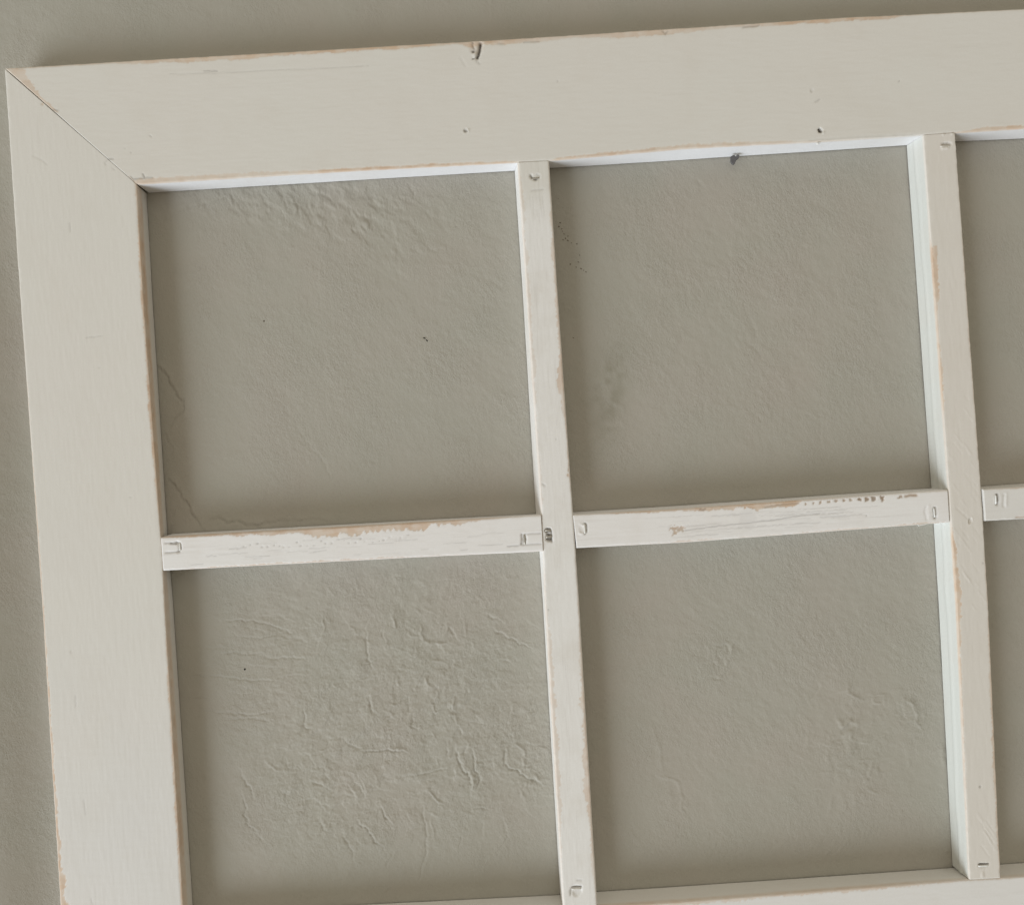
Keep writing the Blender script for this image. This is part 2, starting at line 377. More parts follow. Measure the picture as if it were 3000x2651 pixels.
# fourth pane
o = (2000, 1767)
for amp, wd, ed, pts in [
    (.17, 4, 0, [(990, 490), (1000, 540), (1050, 570), (1090, 575)]), (.16, 4, 0, [(1140, 545), (1140, 590), (1200, 600)]), (.13, 3, 0, [(1150, 545), (1210, 545), (1215, 610)]),
    (.18, 5, .06, [(1315, 580), (1370, 600), (1400, 650), (1400, 720), (1430, 760)]), (-.14, 5, .1, [(1310, 590), (1320, 680), (1350, 720)]),
    (.20, 6, .05, [(920, 690), (960, 740), (1000, 700), (1040, 715)]), (.22, 6, 0, [(970, 790), (1000, 770), (1020, 830)]), (.2, 5, 0, [(1040, 830), (1100, 830)]),
    (.15, 5, 0, [(830, 830), (870, 850), (910, 820)]), (.14, 4, 0, [(740, 700), (780, 720)]), (-.10, 4, .06, [(730, 710), (740, 820)]),
    (.16, 3.5, 0, [(1150, 930), (1120, 1010), (1090, 1070)]), (.13, 3.5, 0, [(1165, 940), (1170, 1030)]), (.17, 4, 0, [(1090, 1100), (1120, 1120), (1180, 1140)]),
    (.12, 4, 0, [(890, 1150), (880, 1270)]), (.12, 4, 0, [(880, 950), (890, 1010)]), (.10, 3.5, 0, [(930, 1400), (850, 1520)]), (.09, 3.5, 0, [(1000, 1400), (900, 1530)]),
    (.09, 3.5, 0, [(780, 1440), (730, 1520)]), (.15, 4, 0, [(1550, 840), (1560, 930), (1580, 980)]), (.13, 4, 0, [(1520, 520), (1530, 560)]),
    (.13, 4, 0, [(350, 180), (300, 240), (280, 330), (250, 400)]), (-.12, 5, .08, [(200, 240), (270, 260), (290, 340)]), (-.1, 4, .06, [(160, 440), (230, 450), (290, 380)]),
    (-.10, 4, .05, [(0, 1120), (10, 1220), (20, 1260)]), (-.09, 4, .05, [(1010, 1150), (1030, 1180)]), (.1, 4, 0, [(1110, 1340), (1150, 1360)])]:
    stroke(zs_(*o, pts), amp, wd, ed)
stroke([(1930, 2270), (1985, 2290), (2000, 2350), (2005, 2390)], .13, 5)
stroke([(1910, 2120), (1930, 2180), (1940, 2260)], .10, 4)
# right pane, strip above
stroke([(2946, 1963), (2958, 1982)], -.25, 4); stroke([(180, 105), (215, 118), (270, 120)], -.10, 5, .08)
stroke([(1895, 110), (1935, 116)], -.10, 5); stroke([(133, 42), (139, 32)], -.3, 4); stroke([(1225, 118), (1240, 121)], -.3, 4)
# random short trowel nicks over the rough zones
rng = np.random.default_rng(11)
for _ in range(430):
    zone = rng.choice(8, p=[.20, .13, .12, .15, .12, .10, .10, .08])
    cx, cy, sx, sy = [(1230, 1960, 170, 150), (1370, 2200, 110, 130), (1530, 2240, 60, 90), (1000, 2300, 220, 160), (950, 640, 330, 60), (2480, 2200, 150, 150), (1250, 1150, 250, 250), (2150, 1750, 330, 330)][zone]
    a = cx + rng.normal() * sx * .6; b_ = cy + rng.normal() * sy * .6
    if zone < 4 and not (560 < a < 1640): continue
    an = math.radians(rng.uniform(20, 120) if rng.random() < .7 else rng.uniform(-20, 20)); L = rng.uniform(10, 55)
    bend = rng.normal() * .5
    pts = [(a, b_), (a + L * .5 * math.cos(an), b_ + L * .5 * math.sin(an)), (a + L * .5 * math.cos(an) + L * .5 * math.cos(an + bend), b_ + L * .5 * math.sin(an) + L * .5 * math.sin(an + bend))]
    am = rng.uniform(.04, .13) * (1 if zone < 6 else .35)
    if rng.random() < .5: stroke(pts, am, rng.uniform(3, 6))
    else: stroke(pts, -am, rng.uniform(3, 5), am * .6)
stain = 1.0 * blob(1785, 1150, 45, 120, 10) * (noise(PX / 18, PY / 18, 3) * .5 + .6).clip(0, 1)
# added bulge in the wall left of the frame, shaped to darken that strip
lx = (PX - (12 + .065 * (PY - 200)))
shade_swell = sstep(30, -190, lx) * sstep(250, 1100, PY)
far = (np.abs(WX - .03) < .5) & (np.abs(WZ) < .45)
h = h * np.where(far, 1, 0) * (inside * .999 + .001) + 14.0 * shade_swell
attr = np.zeros(WX.shape + (3,)); attr[..., 0] = stain * .8
wall = link('wall', grid_mesh('wall', WX, -h * mm, WZ, attr), m_wall, kind='structure', label='grey-beige painted plaster wall with trowelled texture')

def h_at(px, py):
    X, Zz = world_at(px, py, 0.0)
    i = int(np.clip(np.searchsorted(xs, X), 0, len(xs) - 1)); j = int(np.clip(np.searchsorted(zs, Zz), 0, len(zs) - 1))
    return float(X), float(Zz), -h[i, j] * mm

def lump(name, cx, y, cz, rx, rz, d, ang, mat, parent, seed=0, seg=12, rings=4):
    """small irregular dome standing d proud of depth y"""
    r = np.random.default_rng(seed); wob = 1 + .22 * r.normal(size=seg).clip(-1.3, 1.3)
    v = [(cx, y - d, cz)]; f = []
    c, s = math.cos(ang), math.sin(ang)
    for k in range(1, rings + 1):
        q = k / rings
        for i in range(seg):
            a = 2 * PI * i / seg; ww = 1 + (wob[i] - 1) * q
            lx, lz = rx * q * math.cos(a) * ww, rz * q * math.sin(a) * ww
            v.append((cx + lx * c - lz * s, y - d * (1 - q ** 2.4), cz + lx * s + lz * c))
    for i in range(seg): f.append((0, 1 + (i + 1) % seg, 1 + i))
    for k in range(rings - 1):
        for i in range(seg):
            a = 1 + k * seg + i; b = 1 + k * seg + (i + 1) % seg
            f.append((a, b, b + seg, a + seg))
    me = bpy.data.meshes.new(name); me.from_pydata(v, [], f); me.update()
    for p in me.polygons: p.use_smooth = True
    return link(name, me, mat, parent)
PXM = .000247
X, Zz, yy = h_at(717, 1960)
lump('nail_hole', X, yy + .0002, Zz, 4.3 * PXM, 4.6 * PXM, .0004, 0, m_hole, wall, 1)
for (a, b, rx, ry, an) in [(1244, 991, 6, 2.6, -.35), (1251, 998, 5, 2.4, -.6)]:
    X, Zz, yy = h_at(a, b); lump('paint_chip', X, yy + .0002, Zz, rx * PXM, ry * PXM, .0004, an, m_hole, wall, 2)
X, Zz, yy = h_at(773, 941); lump('paint_chip', X, yy + .0002, Zz, 4.5 * PXM, 3.5 * PXM, .0004, 0, m_speck, wall, 4)
spk = [(1636, 582), (1641, 653), (1637, 664), (1648, 678), (1653, 686), (1664, 692), (1657, 699), (1650, 703), (1674, 712), (1690, 715), (1646, 671),
       (1698, 748), (1695, 768), (1671, 774), (1702, 787), (1710, 792), (1717, 797), (1663, 705), (1688, 783), (1680, 905 + 85)]
for i, (a, b) in enumerate(spk):
    X, Zz, yy = h_at(a, b); lump('dark_speck', X, yy + .0002, Zz, (2.1 + (i * 7 % 5) * .55) * PXM, (1.5 + (i * 3 % 4) * .45) * PXM, .00035, -.5, m_speck, wall, 10 + i)

# ------------------------------------------------------------------ frame
T = 0.019; GAP = 0.0007
YF = -T                                      # front plane of the rails
frame = bpy.data.objects.new('wooden_frame', None); S.collection.objects.link(frame)
frame.location = (0, 0, 0); frame.empty_display_size = .05
frame['label'] = 'distressed cream white wooden window frame without glass, hung flat on the plaster wall'
frame['category'] = 'frame'
XR_IN, XR_OUT, ZB_OUT = 0.5915, 0.6765, -0.4075   # the part of the frame that runs on outside the photo

def poly(pts, axis, Y):
    """photo-measured edge points -> world edge (position along axis, other coordinate)"""
    X, Zz = world_at([p[0] for p in pts], [p[1] for p in pts], Y)
    a, b = (X, Zz) if axis == 'x' else (Zz, X)
    i = np.argsort(a); return a[i], b[i]
def ev(edge, a):
    xa, xb = edge
    r = np.interp(a, xa, xb)
    s0 = (xb[-1] - xb[0]) / (xa[-1] - xa[0])
    r = np.where(a < xa[0], xb[0] + (a - xa[0]) * s0, r); r = np.where(a > xa[-1], xb[-1] + (a - xa[-1]) * s0, r)
    return r

def board(name, axis, eA, eB, a0, a1, mat, proud=0.0, bA=None, bB=None, res=.00060, wearA=(), wearB=(), ragged=1.0, wide=1.35, faint=1.0, sideA=(0, 0), sideB=(0, 0),
          white=0.0, side_white=(0.6, 0.6), marks=None, parent=frame, rad=.0008, seed=0, ridgeA=False, wav=.00010, label=None):
    """axis 'x': A = upper edge, B = lower edge; axis 'z': A = left edge, B = right edge.
    a0, a1: (at A, at B) start and end along the axis. wearA/B: [(photo px along, mm on the face)], side: (mm down the side, strength)"""
    yf = YF - proud; depth = -yf - GAP
    W = float(np.mean(np.abs(ev(eA, np.array([(a0[0] + a1[0]) / 2])) - ev(eB, np.array([(a0[0] + a1[0]) / 2])))))
    nd = 14; dd = np.linspace(0, depth - rad, nd)
    arc = np.linspace(0, PI / 2, 5)[1:]
    nw = max(6, int((W - 2 * rad) / res))
    wf = np.linspace(rad, W - rad, nw)[1:-1]
    sec_w = np.concatenate([np.zeros(nd), rad - rad * np.cos(arc), wf, (W - rad) + rad * np.sin(arc[::-1] * 0 + np.linspace(0, PI / 2, 5)[:-1]), np.full(nd, W)])
    sec_d = np.concatenate([dd, (depth - rad) + rad * np.sin(arc), np.full(len(wf), depth), (depth - rad) + rad * np.cos(np.linspace(0, PI / 2, 5)[:-1]), dd[::-1]])
    nwv = np.concatenate([-np.ones(nd), -np.cos(arc), np.zeros(len(wf)), np.sin(np.linspace(0, PI / 2, 5)[:-1]), np.ones(nd)])
    ndv = np.concatenate([np.zeros(nd), np.sin(arc), np.ones(len(wf)), np.cos(np.linspace(0, PI / 2, 5)[:-1]), np.zeros(nd)])
    lo, hi = min(a0), max(a1)
    vis = (-.36, .43) if axis == 'x' else (-.36, .36)
    fine = np.arange(lo, hi, res * 1.3)
    keep = (fine > vis[0]) & (fine < vis[1]) | (np.arange(len(fine)) % 16 == 0)
    ts = (np.unique(np.concatenate([[lo], fine[keep], [hi]])) - lo) / (hi - lo)
    U = sec_w / W
    A0 = a0[0] + (a0[1] - a0[0]) * U; A1 = a1[0] + (a1[1] - a1[0]) * U
    AL = A0[None, :] + (A1 - A0)[None, :] * ts[:, None]
    fa, fb = ev(eA, AL), ev(eB, AL)
    sgn = np.sign(np.mean(fb - fa))
    cross = fa + (fb - fa) * U[None, :]
    dfr = (1 - np.clip(sec_d / depth, 0, 1))[None, :]          # 1 at the back
    if bA is not None: cross = cross + np.where(U < 1e-6, 1, 0)[None, :] * (ev(bA, AL) - fa) * dfr
    if bB is not None: cross = cross + np.where(U > 1 - 1e-6, 1, 0)[None, :] * (ev(bB, AL) - fb) * dfr
    D = np.broadcast_to(sec_d[None, :], AL.shape)
    Wd = np.broadcast_to(sec_w[None, :], AL.shape)
    X, Zc = (AL, cross) if axis == 'x' else (cross, AL)
    px, py = to_px(X, -D, Zc)
    al = px if axis == 'x' else py
    # signed distance from each edge in mm: >0 on the face, <0 down the side
    dA = np.where(Wd > rad, Wd * 1000, Wd * 1000 - (depth - D) * 1000)
    dB = np.where(W - Wd > rad, (W - Wd) * 1000, (W - Wd) * 1000 - (depth - D) * 1000)
    alm = AL * 1000
    wear = np.zeros(AL.shape)
    for which, prof, side, dist, sd in ((0, wearA, sideA, dA, 3), (1, wearB, sideB, dB, 8)):
        other = Wd > W / 2 if which == 0 else Wd <= W / 2
        if len(prof):
            xp = [p[0] for p in prof]; wp = [p[1] for p in prof]; st = [p[2] if len(p) > 2 else .8 for p in prof]
            wmm = wide * np.interp(al, xp, wp); stn = np.clip(1.12 * faint * np.interp(al, xp, st), 0, 1)
            n1 = noise(alm / 2.1, dist * 0 + seed, sd + seed); n2 = noise(alm / 9.0, dist * 0 + seed, sd + 5 + seed); n3 = noise(alm / 1.1, dist / 1.1, sd + 9)
            chat = np.abs(np.sin(alm * PI / 3.3 + 1.5 * n2)) - .5
            edge = wmm * (1 + ragged * (.45 * n2 + .30 * n1 + .18 * n3)) + .45 * ragged * chat * np.clip(wmm, 0, 1.0)
            mk = sstep(-.22 - .3 * (1 - ragged), .22 + .3 * (1 - ragged), edge - dist) * stn * np.clip(wmm * 3, 0, 1)
            mk = mk * (1 - sstep(side[0] * .7, side[0] * 1.2 + .2, -dist))
            wear = np.maximum(wear, np.where(other, 0, mk))
    if sideA[1]:
        k = (Wd < rad) & (dA < 0); n = noise(alm / 14, dA / 2.5, 91 + seed)
        wear = np.maximum(wear, np.where(k, sideA[1] * (1 - sstep(sideA[0] * .7, sideA[0] * 1.25, -dA + 1.5 * n)), 0))
    if sideB[1]:
        k = (W - Wd < rad) & (dB < 0); n = noise(alm / 14, dB / 2.5, 95 + seed)
        wear = np.maximum(wear, np.where(k, sideB[1] * (1 - sstep(sideB[0] * .7, sideB[0] * 1.25, -dB + 1.5 * n)), 0))
    dirt_shade = np.zeros(AL.shape)
    prim = np.full(AL.shape, white) if not callable(white) else white(px, py)
    prim = np.where((Wd < rad) & (dA < -.8), side_white[0], prim); prim = np.where((W - Wd < rad) & (dB < -.8), side_white[1], prim)
    disp = wav * 1.0 * noise(alm / 60, dA / 30, 7 + seed) + .00003 * noise(alm / 8, dA / 1.5, 17 + seed)
    face = (Wd > rad * .4) & (Wd < W - rad * .4)
    edge_d = np.minimum(np.abs(dA), np.abs(dB))
    disp = disp - wear * .00016 - np.where(edge_d < 2.0, .00012 * (1 + noise(alm / 3.3, dA * 0 + dB * 0, 61 + seed)) * (1 - edge_d / 2.0), 0)
    if ridgeA:      # a low bead of paint half way down side A
        disp = disp + np.where((Wd < rad), .0009 * np.exp(-((-dA - depth * 500 + .7 * noise(alm / 30, dA * 0, 4)) / .9) ** 2), 0)
    st = dict(px=px, py=py, wear=wear, dirt_shade=dirt_shade, prim=prim, disp=disp, face=face, al=alm, dA=dA, dB=dB)
    if marks: marks(st)
    disp = st['disp']
    X = X + (sgn * nwv[None, :] * disp if axis == 'z' else 0)
    Zc = Zc + (sgn * nwv[None, :] * disp if axis == 'x' else 0)
    Y = -(D + GAP) - ndv[None, :] * disp
    attr = np.stack([st['wear'].clip(0, 1), st['dirt_shade'].clip(0, 1), st['prim'].clip(0, 1)], -1)
    me = grid_mesh(name, X, Y, Zc, attr, caps=True, flip=(axis == 'x'))
    o = link(name, me, mat, parent)
    if label: o['label'] = label
    return o

# --- marks drawn into the boards
def pit(s, cx, cy, rx, ry, depth, dirt_shade=0., ang=0., rim=0., sharp=2.0, wear=0., jag=.18):
    c, q = math.cos(ang), math.sin(ang); dx, dy = s['px'] - cx, s['py'] - cy
    r = np.hypot((dx * c + dy * q) / rx, (-dx * q + dy * c) / ry) * (1 + jag * noise(dx / 5, dy / 5, int(cx) % 97))
    k = (1 - sstep(.72, 1.15, r)) * s['face']
    s['disp'] = s['disp'] - depth * k + rim * np.exp(-((r - 1.25) / .25) ** 2) * s['face']
    s['dirt_shade'] = np.maximum(s['dirt_shade'], dirt_shade * k); s['wear'] = np.maximum(s['wear'], wear * k)
def scratch(s, pts, width, depth, dirt_shade=0., wear=0., jag=1.0):
    best = np.full(s['px'].shape, 1e9)
    n = jag * noise(s['px'] / 9, s['py'] / 9, 5)
    for a, b in zip(pts[:-1], pts[1:]): best = np.minimum(best, seg_dist(s['px'] + n, s['py'] + n, a, b)[0])
    k = np.exp(-(best / width) ** 2) * s['face']
    s['disp'] = s['disp'] - depth * k; s['dirt_shade'] = np.maximum(s['dirt_shade'], dirt_shade * k); s['wear'] = np.maximum(s['wear'], wear * k)
def dent_box(s, xa, ya, xb, yb, depth, line=2.2, sides='TBLR', slope=0.062):
    """staple punched through paint: cut outline and shallow sunk middle"""
    cx = (xa + xb) / 2; cy = (ya + yb) / 2
    sh = lambda x, y: (x + (y - cy) * slope, y - (x - cx) * slope)
    P = dict(TL=sh(xa, ya), TR=sh(xb, ya), BL=sh(xa, yb), BR=sh(xb, yb))
    for k, (a, b) in dict(T=('TL', 'TR'), B=('BL', 'BR'), L=('TL', 'BL'), R=('TR', 'BR')).items():
        if k in sides: scratch(s, [P[a], P[b]], line, depth, dirt_shade=.32 if k in sides else 0, jag=.6)
def inside_poly(px, py, pts):
    r = np.zeros(px.shape, bool); n = len(pts)
    for i in range(n):
        (xa, ya), (xb, yb) = pts[i], pts[(i + 1) % n]
        if ya == yb: continue
        c = ((ya > py) != (yb > py)) & (px < (xb - xa) * (py - ya) / (yb - ya) + xa)
        r ^= c
    return r

eTop = poly([(12, 200), (500, 171), (1000, 143), (1500, 114), (2000, 82), (2500, 50), (3000, 26)], 'x', YF)
eTopIn = poly([(401, 541), (1000, 503), (1513, 477), (1610, 472), (2000, 436), (2400, 416), (2702, 397), (3000, 377)], 'x', YF)
eTopInB = poly([(430, 567), (1000, 532), (1508, 502), (1612, 494), (2000, 470), (2655, 427), (2800, 416), (3000, 407)], 'x', 0)
eLeft = poly([(12, 200), (59, 884), (122, 1767), (176, 2651)], 'z', YF)
eLeftIn = poly([(401, 541), (421, 884), (474, 1600), (483, 1767), (537, 2651)], 'z', YF)
eLeftInB = poly([(430, 568), (448, 884), (491, 1560), (508, 1767), (566, 2651)], 'z', 0)
eV1L = poly([(1517, 480), (1544, 884), (1586, 1508), (1596, 1767), (1646, 2600)], 'z', YF)
eV1Lb = poly([(1508, 502), (1533, 884), (1570, 1505), (1581, 1620), (1591, 1767), (1641, 2619)], 'z', 0)
eV1R = poly([(1609, 475), (1636, 884), (1679, 1500), (1697, 1768), (1747, 2600)], 'z', YF)
eV2L = poly([(2704, 396), (2739, 884), (2778, 1422), (2803, 1768), (2839, 2570)], 'z', YF)
eV2Lb = poly([(2655, 427), (2688, 884), (2727, 1430), (2749, 1768), (2789, 2538)], 'z', 0)
eV2R = poly([(2799, 394), (2835, 884), (2875, 1427), (2896, 1768), (2932, 2562)], 'z', YF)
eH1T = poly([(472, 1573), (1000, 1544), (1585, 1508)], 'x', YF); eH1Tb = poly([(492, 1564), (1000, 1536), (1570, 1505)], 'x', 0)
eH1B = poly([(480, 1672), (1000, 1644), (1590, 1615)], 'x', YF)
eH2T = poly([(1679, 1508), (2000, 1490), (2778, 1435)], 'x', YF); eH2Tb = poly([(1679, 1500), (2000, 1480), (2727, 1430)], 'x', 0)
eH2B = poly([(1689, 1606), (2000, 1590), (2783, 1531)], 'x', YF)
eH3T = poly([(2877, 1433), (3000, 1425)], 'x', YF); eH3Tb = poly([(2875, 1425), (3000, 1416)], 'x', 0)
eH3B = poly([(2883, 1526), (3000, 1520)], 'x', YF)
eBot = poly([(540, 2728), (2000, 2641), (2839, 2576), (3000, 2567)], 'x', YF)
eBotB = poly([(560, 2678), (1050, 2648), (1641, 2619), (1747, 2610), (2000, 2594), (2789, 2540), (3000, 2525)], 'x', 0)

def corner(px, py, axis): X, Zz = world_at(px, py, YF); return float(X) if axis == 'x' else float(Zz)
c_out = world_at(12, 200, YF); c_in = world_at(401, 541, YF)
g_ = .00018

def m_top(s):
    px, py = s['px'], s['py']
    scratch(s, [(500, 219), (640, 216), (800, 208), (1000, 200), (1080, 194)], 1.7, .00010, dirt_shade=.13)
    scratch(s, [(600, 211), (636, 210)], 2.2, .00012, dirt_shade=.3)
    # knot with a split
    pit(s, 1398, 140, 22, 22, .00012, wear=.30, dirt_shade=.03)
    scratch(s, [(1408, 130), (1405, 150), (1399, 172)], 3.8, .0020, dirt_shade=.95)
    scratch(s, [(1384, 122), (1386, 140), (1394, 152)], 2.2, .0005, dirt_shade=.45)
    pit(s, 1386, 154, 3.6, 3.6, .0008, dirt_shade=.7); pit(s, 1386, 174, 3.6, 2.4, .0006, dirt_shade=.6)
    pit(s, 1392, 163, 6, 8, -.00035)
    scratch(s, [(1348, 170), (1364, 196)], 3, .00012, dirt_shade=.06); scratch(s, [(1395, 180), (1406, 190)], 2.2, .0002, dirt_shade=.25)
    pit(s, 1364, 386, 6, 5, .0007, dirt_shade=.45, rim=.00022, ang=.4); pit(s, 1372, 384, 3, 7, -.0003)
    # nail hole
    pit(s, 2400, 381, 3.4, 4.2, .0028, dirt_shade=1.0, ang=.5); pit(s, 2403, 387, 5.2, 3.6, .0028, dirt_shade=1.0, ang=.3); pit(s, 2412, 391, 4, 3, -.0004)
    pit(s, 2377, 268, 6, 5, .0003, dirt_shade=.10, rim=.00015); scratch(s, [(2388, 300), (2400, 293)], 2.6, .00018, dirt_shade=.22)
    pit(s, 2634, 240, 2.2, 2.2, .0002, dirt_shade=.25); pit(s, 1634, 240, 2.6, 2.6, .0002, dirt_shade=.2); pit(s, 443, 401, 6, 2, .0002, dirt_shade=.22, ang=.5)
    pit(s, 1296 // 2, 452, 2, 2, .0001, dirt_shade=.1); pit(s, 384, 449, 3, 2, .0001, dirt_shade=.2); pit(s, 366, 437, 2, 2, .0001, dirt_shade=.2)
    # missing filler along the lower edge by the corner
    scratch(s, [(385, 519), (392, 527), (410, 524), (448, 521)], 2.4, .0002, dirt_shade=.35)
    scratch(s, [(421, 512), (424, 520)], 2.4, .0003, dirt_shade=.5)
    scratch(s, [(2372, 413), (2410, 411), (2440, 409), (2500, 404), (2670, 397)], 3.0, .00015, dirt_shade=.10)
    # bare wood against the mitre
    n = 5 * noise(px / 9, py / 9, 8)
    pl = inside_poly(px + n, py + n, [(8, 196), (78, 206), (74, 222), (86, 232), (94, 246), (102, 250), (98, 262), (118, 264), (112, 272), (130, 294), (146, 302), (160, 320), (172, 330), (150, 330)])
    s['wear'] = np.maximum(s['wear'], np.where(pl & s['face'], .62, 0))
    pl2 = inside_poly(px + n, py + n, [(380, 518), (396, 528), (440, 525), (560, 524), (600, 536), (400, 546)])
    s['wear'] = np.maximum(s['wear'], np.where(pl2 & s['face'], .5, 0))
    scratch(s, [(158, 322), (172, 325)], 2.4, .0002, dirt_shade=.35); scratch(s, [(319, 467), (333, 467)], 2.0, .0002, dirt_shade=.4)
    scratch(s, [(2176, 82), (2186, 80), (2205, 80), (2222, 77)], 3.0, .0003, dirt_shade=.32)
    scratch(s, [(1460, 130), (1476, 131)], 3, .0002, dirt_shade=.2); scratch(s, [(1535, 126), (1560, 125), (1580, 124)], 2.6, .0002, dirt_shade=.25)
    scratch(s, [(1940, 92), (1950, 103), (1956, 95)], 2.6, .0003, dirt_shade=.3, wear=.5)
top = board('top_rail', 'x', eTop, eTopIn, (float(c_out[0]) + .00055, float(c_in[0]) + .00012), (XR_OUT - g_, XR_IN - g_), m_rail, bB=eTopInB,
    wearA=[(12, .2, .2), (60, .6, .5), (330, .9, .5), (420, 2.1, .7), (640, 2.4, .75), (820, 1.8, .8), (1000, 1.7, .9), (1260, 1.6, .85), (1340, .8, .5), (1380, 3.0, .8), (1430, 2.5, .75), (1500, 2.2, .7),
           (1600, 2.0, .5), (1700, 1.6, .45), (1800, 2.6, .55), (1960, 2.6, .65), (2100, 1.8, .4), (2250, 1.8, .55), (2300, 1.9, .85), (2450, 2.2, .95), (2600, 1.8, .8), (2650, .5, .5), (3000, .3, .3), (3200, .5, .5)],
    wearB=[(400, 1.8, .6), (480, 2.6, .55), (700, 2.3, .50), (860, 2.0, .5), (930, 1.3, .85), (1200, 1.5, .85), (1500, 1.0, .8), (1540, .1, 0), (1600, 0.1, 0), (1640, 1.2, .8), (1850, 1.6, .75), (2050, 2.0, .65), (2250, 1.6, .45), (2350, .7, .4),
           (2500, .3, .2), (2700, .2, 0), (2800, .4, .5), (2860, 1.8, .75), (3000, 1.8, .8)],
    sideB=(.8, 0), side_white=(.2, 1.0), marks=m_top, seed=1, ragged=.45, wide=1.4, res=.00075, label='wide top board with a split knot on its upper edge')

def m_left(s):
    px, py = s['px'], s['py']
    scratch(s, [(98, 458), (128, 472), (140, 484)], 2.4, .00010, dirt_shade=.08); scratch(s, [(320, 467), (312, 478)], 1.8, .0001, dirt_shade=.15)
    for a, b, c, d in [(308, 478, 312, 484), (332, 495, 338, 499), (205, 655, 207, 680), (382, 1455, 387, 1458), (246, 2340, 253, 2385), (222, 2035, 224, 2068), (209, 1905, 210, 1912), (268, 2630, 272, 2645), (255, 990, 300, 985)]:
        scratch(s, [(a, b), (c, d)], 1.9, .00012, dirt_shade=.16)
    pit(s, 126, 306, 4.5, 4, .0003, wear=.7)
    pit(s, 293, 1077, 4, 2, .0001, dirt_shade=.1)
    # faint cross-brush ripple, stronger low down
    k = .000006 + .000012 * sstep(1500, 2500, py)
    s['disp'] = s['disp'] + s['face'] * k * noise(px / 90, py / 7, 19)
lw = lambda px, py: np.clip(sstep(1500, 2600, py) * .55 + .10 * noise(px / 200, py / 200, 2), 0, 1)
left = board('stile', 'z', eLeft, eLeftIn, (ZB_OUT + g_, float(np.mean(ev(eBot, np.array([c_in[0]])))) + g_), (float(c_out[1]) - .0003, float(c_in[1]) - .00012), m_stile, bB=eLeftInB,
    wearA=[(200, .1, .1), (880, .3, .4), (1200, .5, .6), (1700, .9, .8), (2050, 1.1, .85), (2300, 1.4, .9), (2460, 2.4, .95), (2651, 3.6, .95)],
    wearB=[(540, 1.0, .6), (700, 1.1, .85), (884, 1.3, .85), (1100, 1.4, .9), (1350, 1.3, .85), (1500, .5, .6), (1580, .2, .4), (1700, .3, .5), (2000, 1.0, .7), (2300, 1.2, .75), (2651, 1.3, .75)],
    sideB=(9.0, .62), ragged=.8, wide=1.25, side_white=(.2, .15), white=lw, marks=m_left, seed=2, res=.00075, label='wide left upright board with chipped edges')

# bottom and right boards run on outside the photo
board('bottom_rail', 'x', eBot, (np.array([-.4, .7]), np.array([ZB_OUT, ZB_OUT])), (float(c_in[0]) + g_, float(c_out[0]) + g_), (XR_IN - g_, XR_OUT - g_), m_rail, bA=eBotB,
      wearA=[(600, .8, .5), (1700, 1.2, .55), (2100, 1.6, .5), (2600, 1.2, .5), (2750, .6, .4), (3000, .5, .4)], sideA=(3.5, .28), side_white=(.10, .1), white=.45, seed=4)
board('stile', 'z', (np.array([-.5, .4]), np.array([XR_IN, XR_IN])), (np.array([-.5, .4]), np.array([XR_OUT, XR_OUT])),
      (float(ev(eBot, np.array([XR_IN]))[0]) + g_, ZB_OUT + g_), (float(ev(eTopIn, np.array([XR_IN]))[0]) - g_, float(ev(eTop, np.array([XR_OUT]))[0]) - g_), m_stile, res=.003, seed=5)

def m_v1(s):
    pit(s, 1567, 521, 15, 9, .0005, dirt_shade=.04, ang=.1); scratch(s, [(1554, 514), (1559, 523), (1572, 528)], 2.6, .0009, dirt_shade=.55); scratch(s, [(1572, 512), (1582, 517)], 2.0, .0005, dirt_shade=.3)
    scratch(s, [(1557, 560), (1590, 556)], 2.5, .0002, dirt_shade=.16)
    for k in range(10):
        r = np.random.default_rng(k); x = 1540 + r.uniform(8, 55); y = 560 + r.uniform(0, 60)
        scratch(s, [(x, y), (x + 3, y + r.uniform(15, 45))], 1.6, .00003, dirt_shade=.08)
    # split hole with a staple at the crossing
    pit(s, 1605, 1554, 10, 8, .0016, dirt_shade=.45, rim=.0002); pit(s, 1608, 1577, 9.5, 8.5, .0018, dirt_shade=.55, ang=.3)
    scratch(s, [(1615, 1556), (1617, 1586)], 2.5, .0012, dirt_shade=.55); pit(s, 1607, 1566, 8, 2.5, .0014, dirt_shade=.8)
    scratch(s, [(1590, 1418), (1598, 1424)], 2.0, .0003, dirt_shade=.3); pit(s, 1629, 1287, 3, 2, .0002, dirt_shade=.35)
    pit(s, 1607, 1785, 3, 3, .0002, dirt_shade=.25); pit(s, 1566, 1266, 2, 2, .0001, dirt_shade=.35); pit(s, 1666, 1376, 3, 6, .0003, wear=.7); pit(s, 1664, 1391, 4, 5, .0003, wear=.8)
    pit(s, 1688, 2606, 17, 15, .0007, dirt_shade=.05); scratch(s, [(1676, 2597), (1702, 2595)], 2.6, .0012, dirt_shade=.75)
    scratch(s, [(1672, 2604), (1671, 2618)], 2, .0006, dirt_shade=.3); scratch(s, [(1690, 2575), (1705, 2577)], 2, .0003, dirt_shade=.25)
zt = float(world_at(1560, 474.5, YF)[1]); zt2 = float(world_at(1560, 472, YF)[1])
def endz(e, x, d): return float(ev(e, np.array([x]))[0]) + d
xv1 = float(world_at(1564, 480, YF)[0]); xv2 = float(world_at(2750, 400, YF)[0]); xv1b = float(world_at(1700, 2600, YF)[0]); xv2b = float(world_at(2885, 2570, YF)[0])
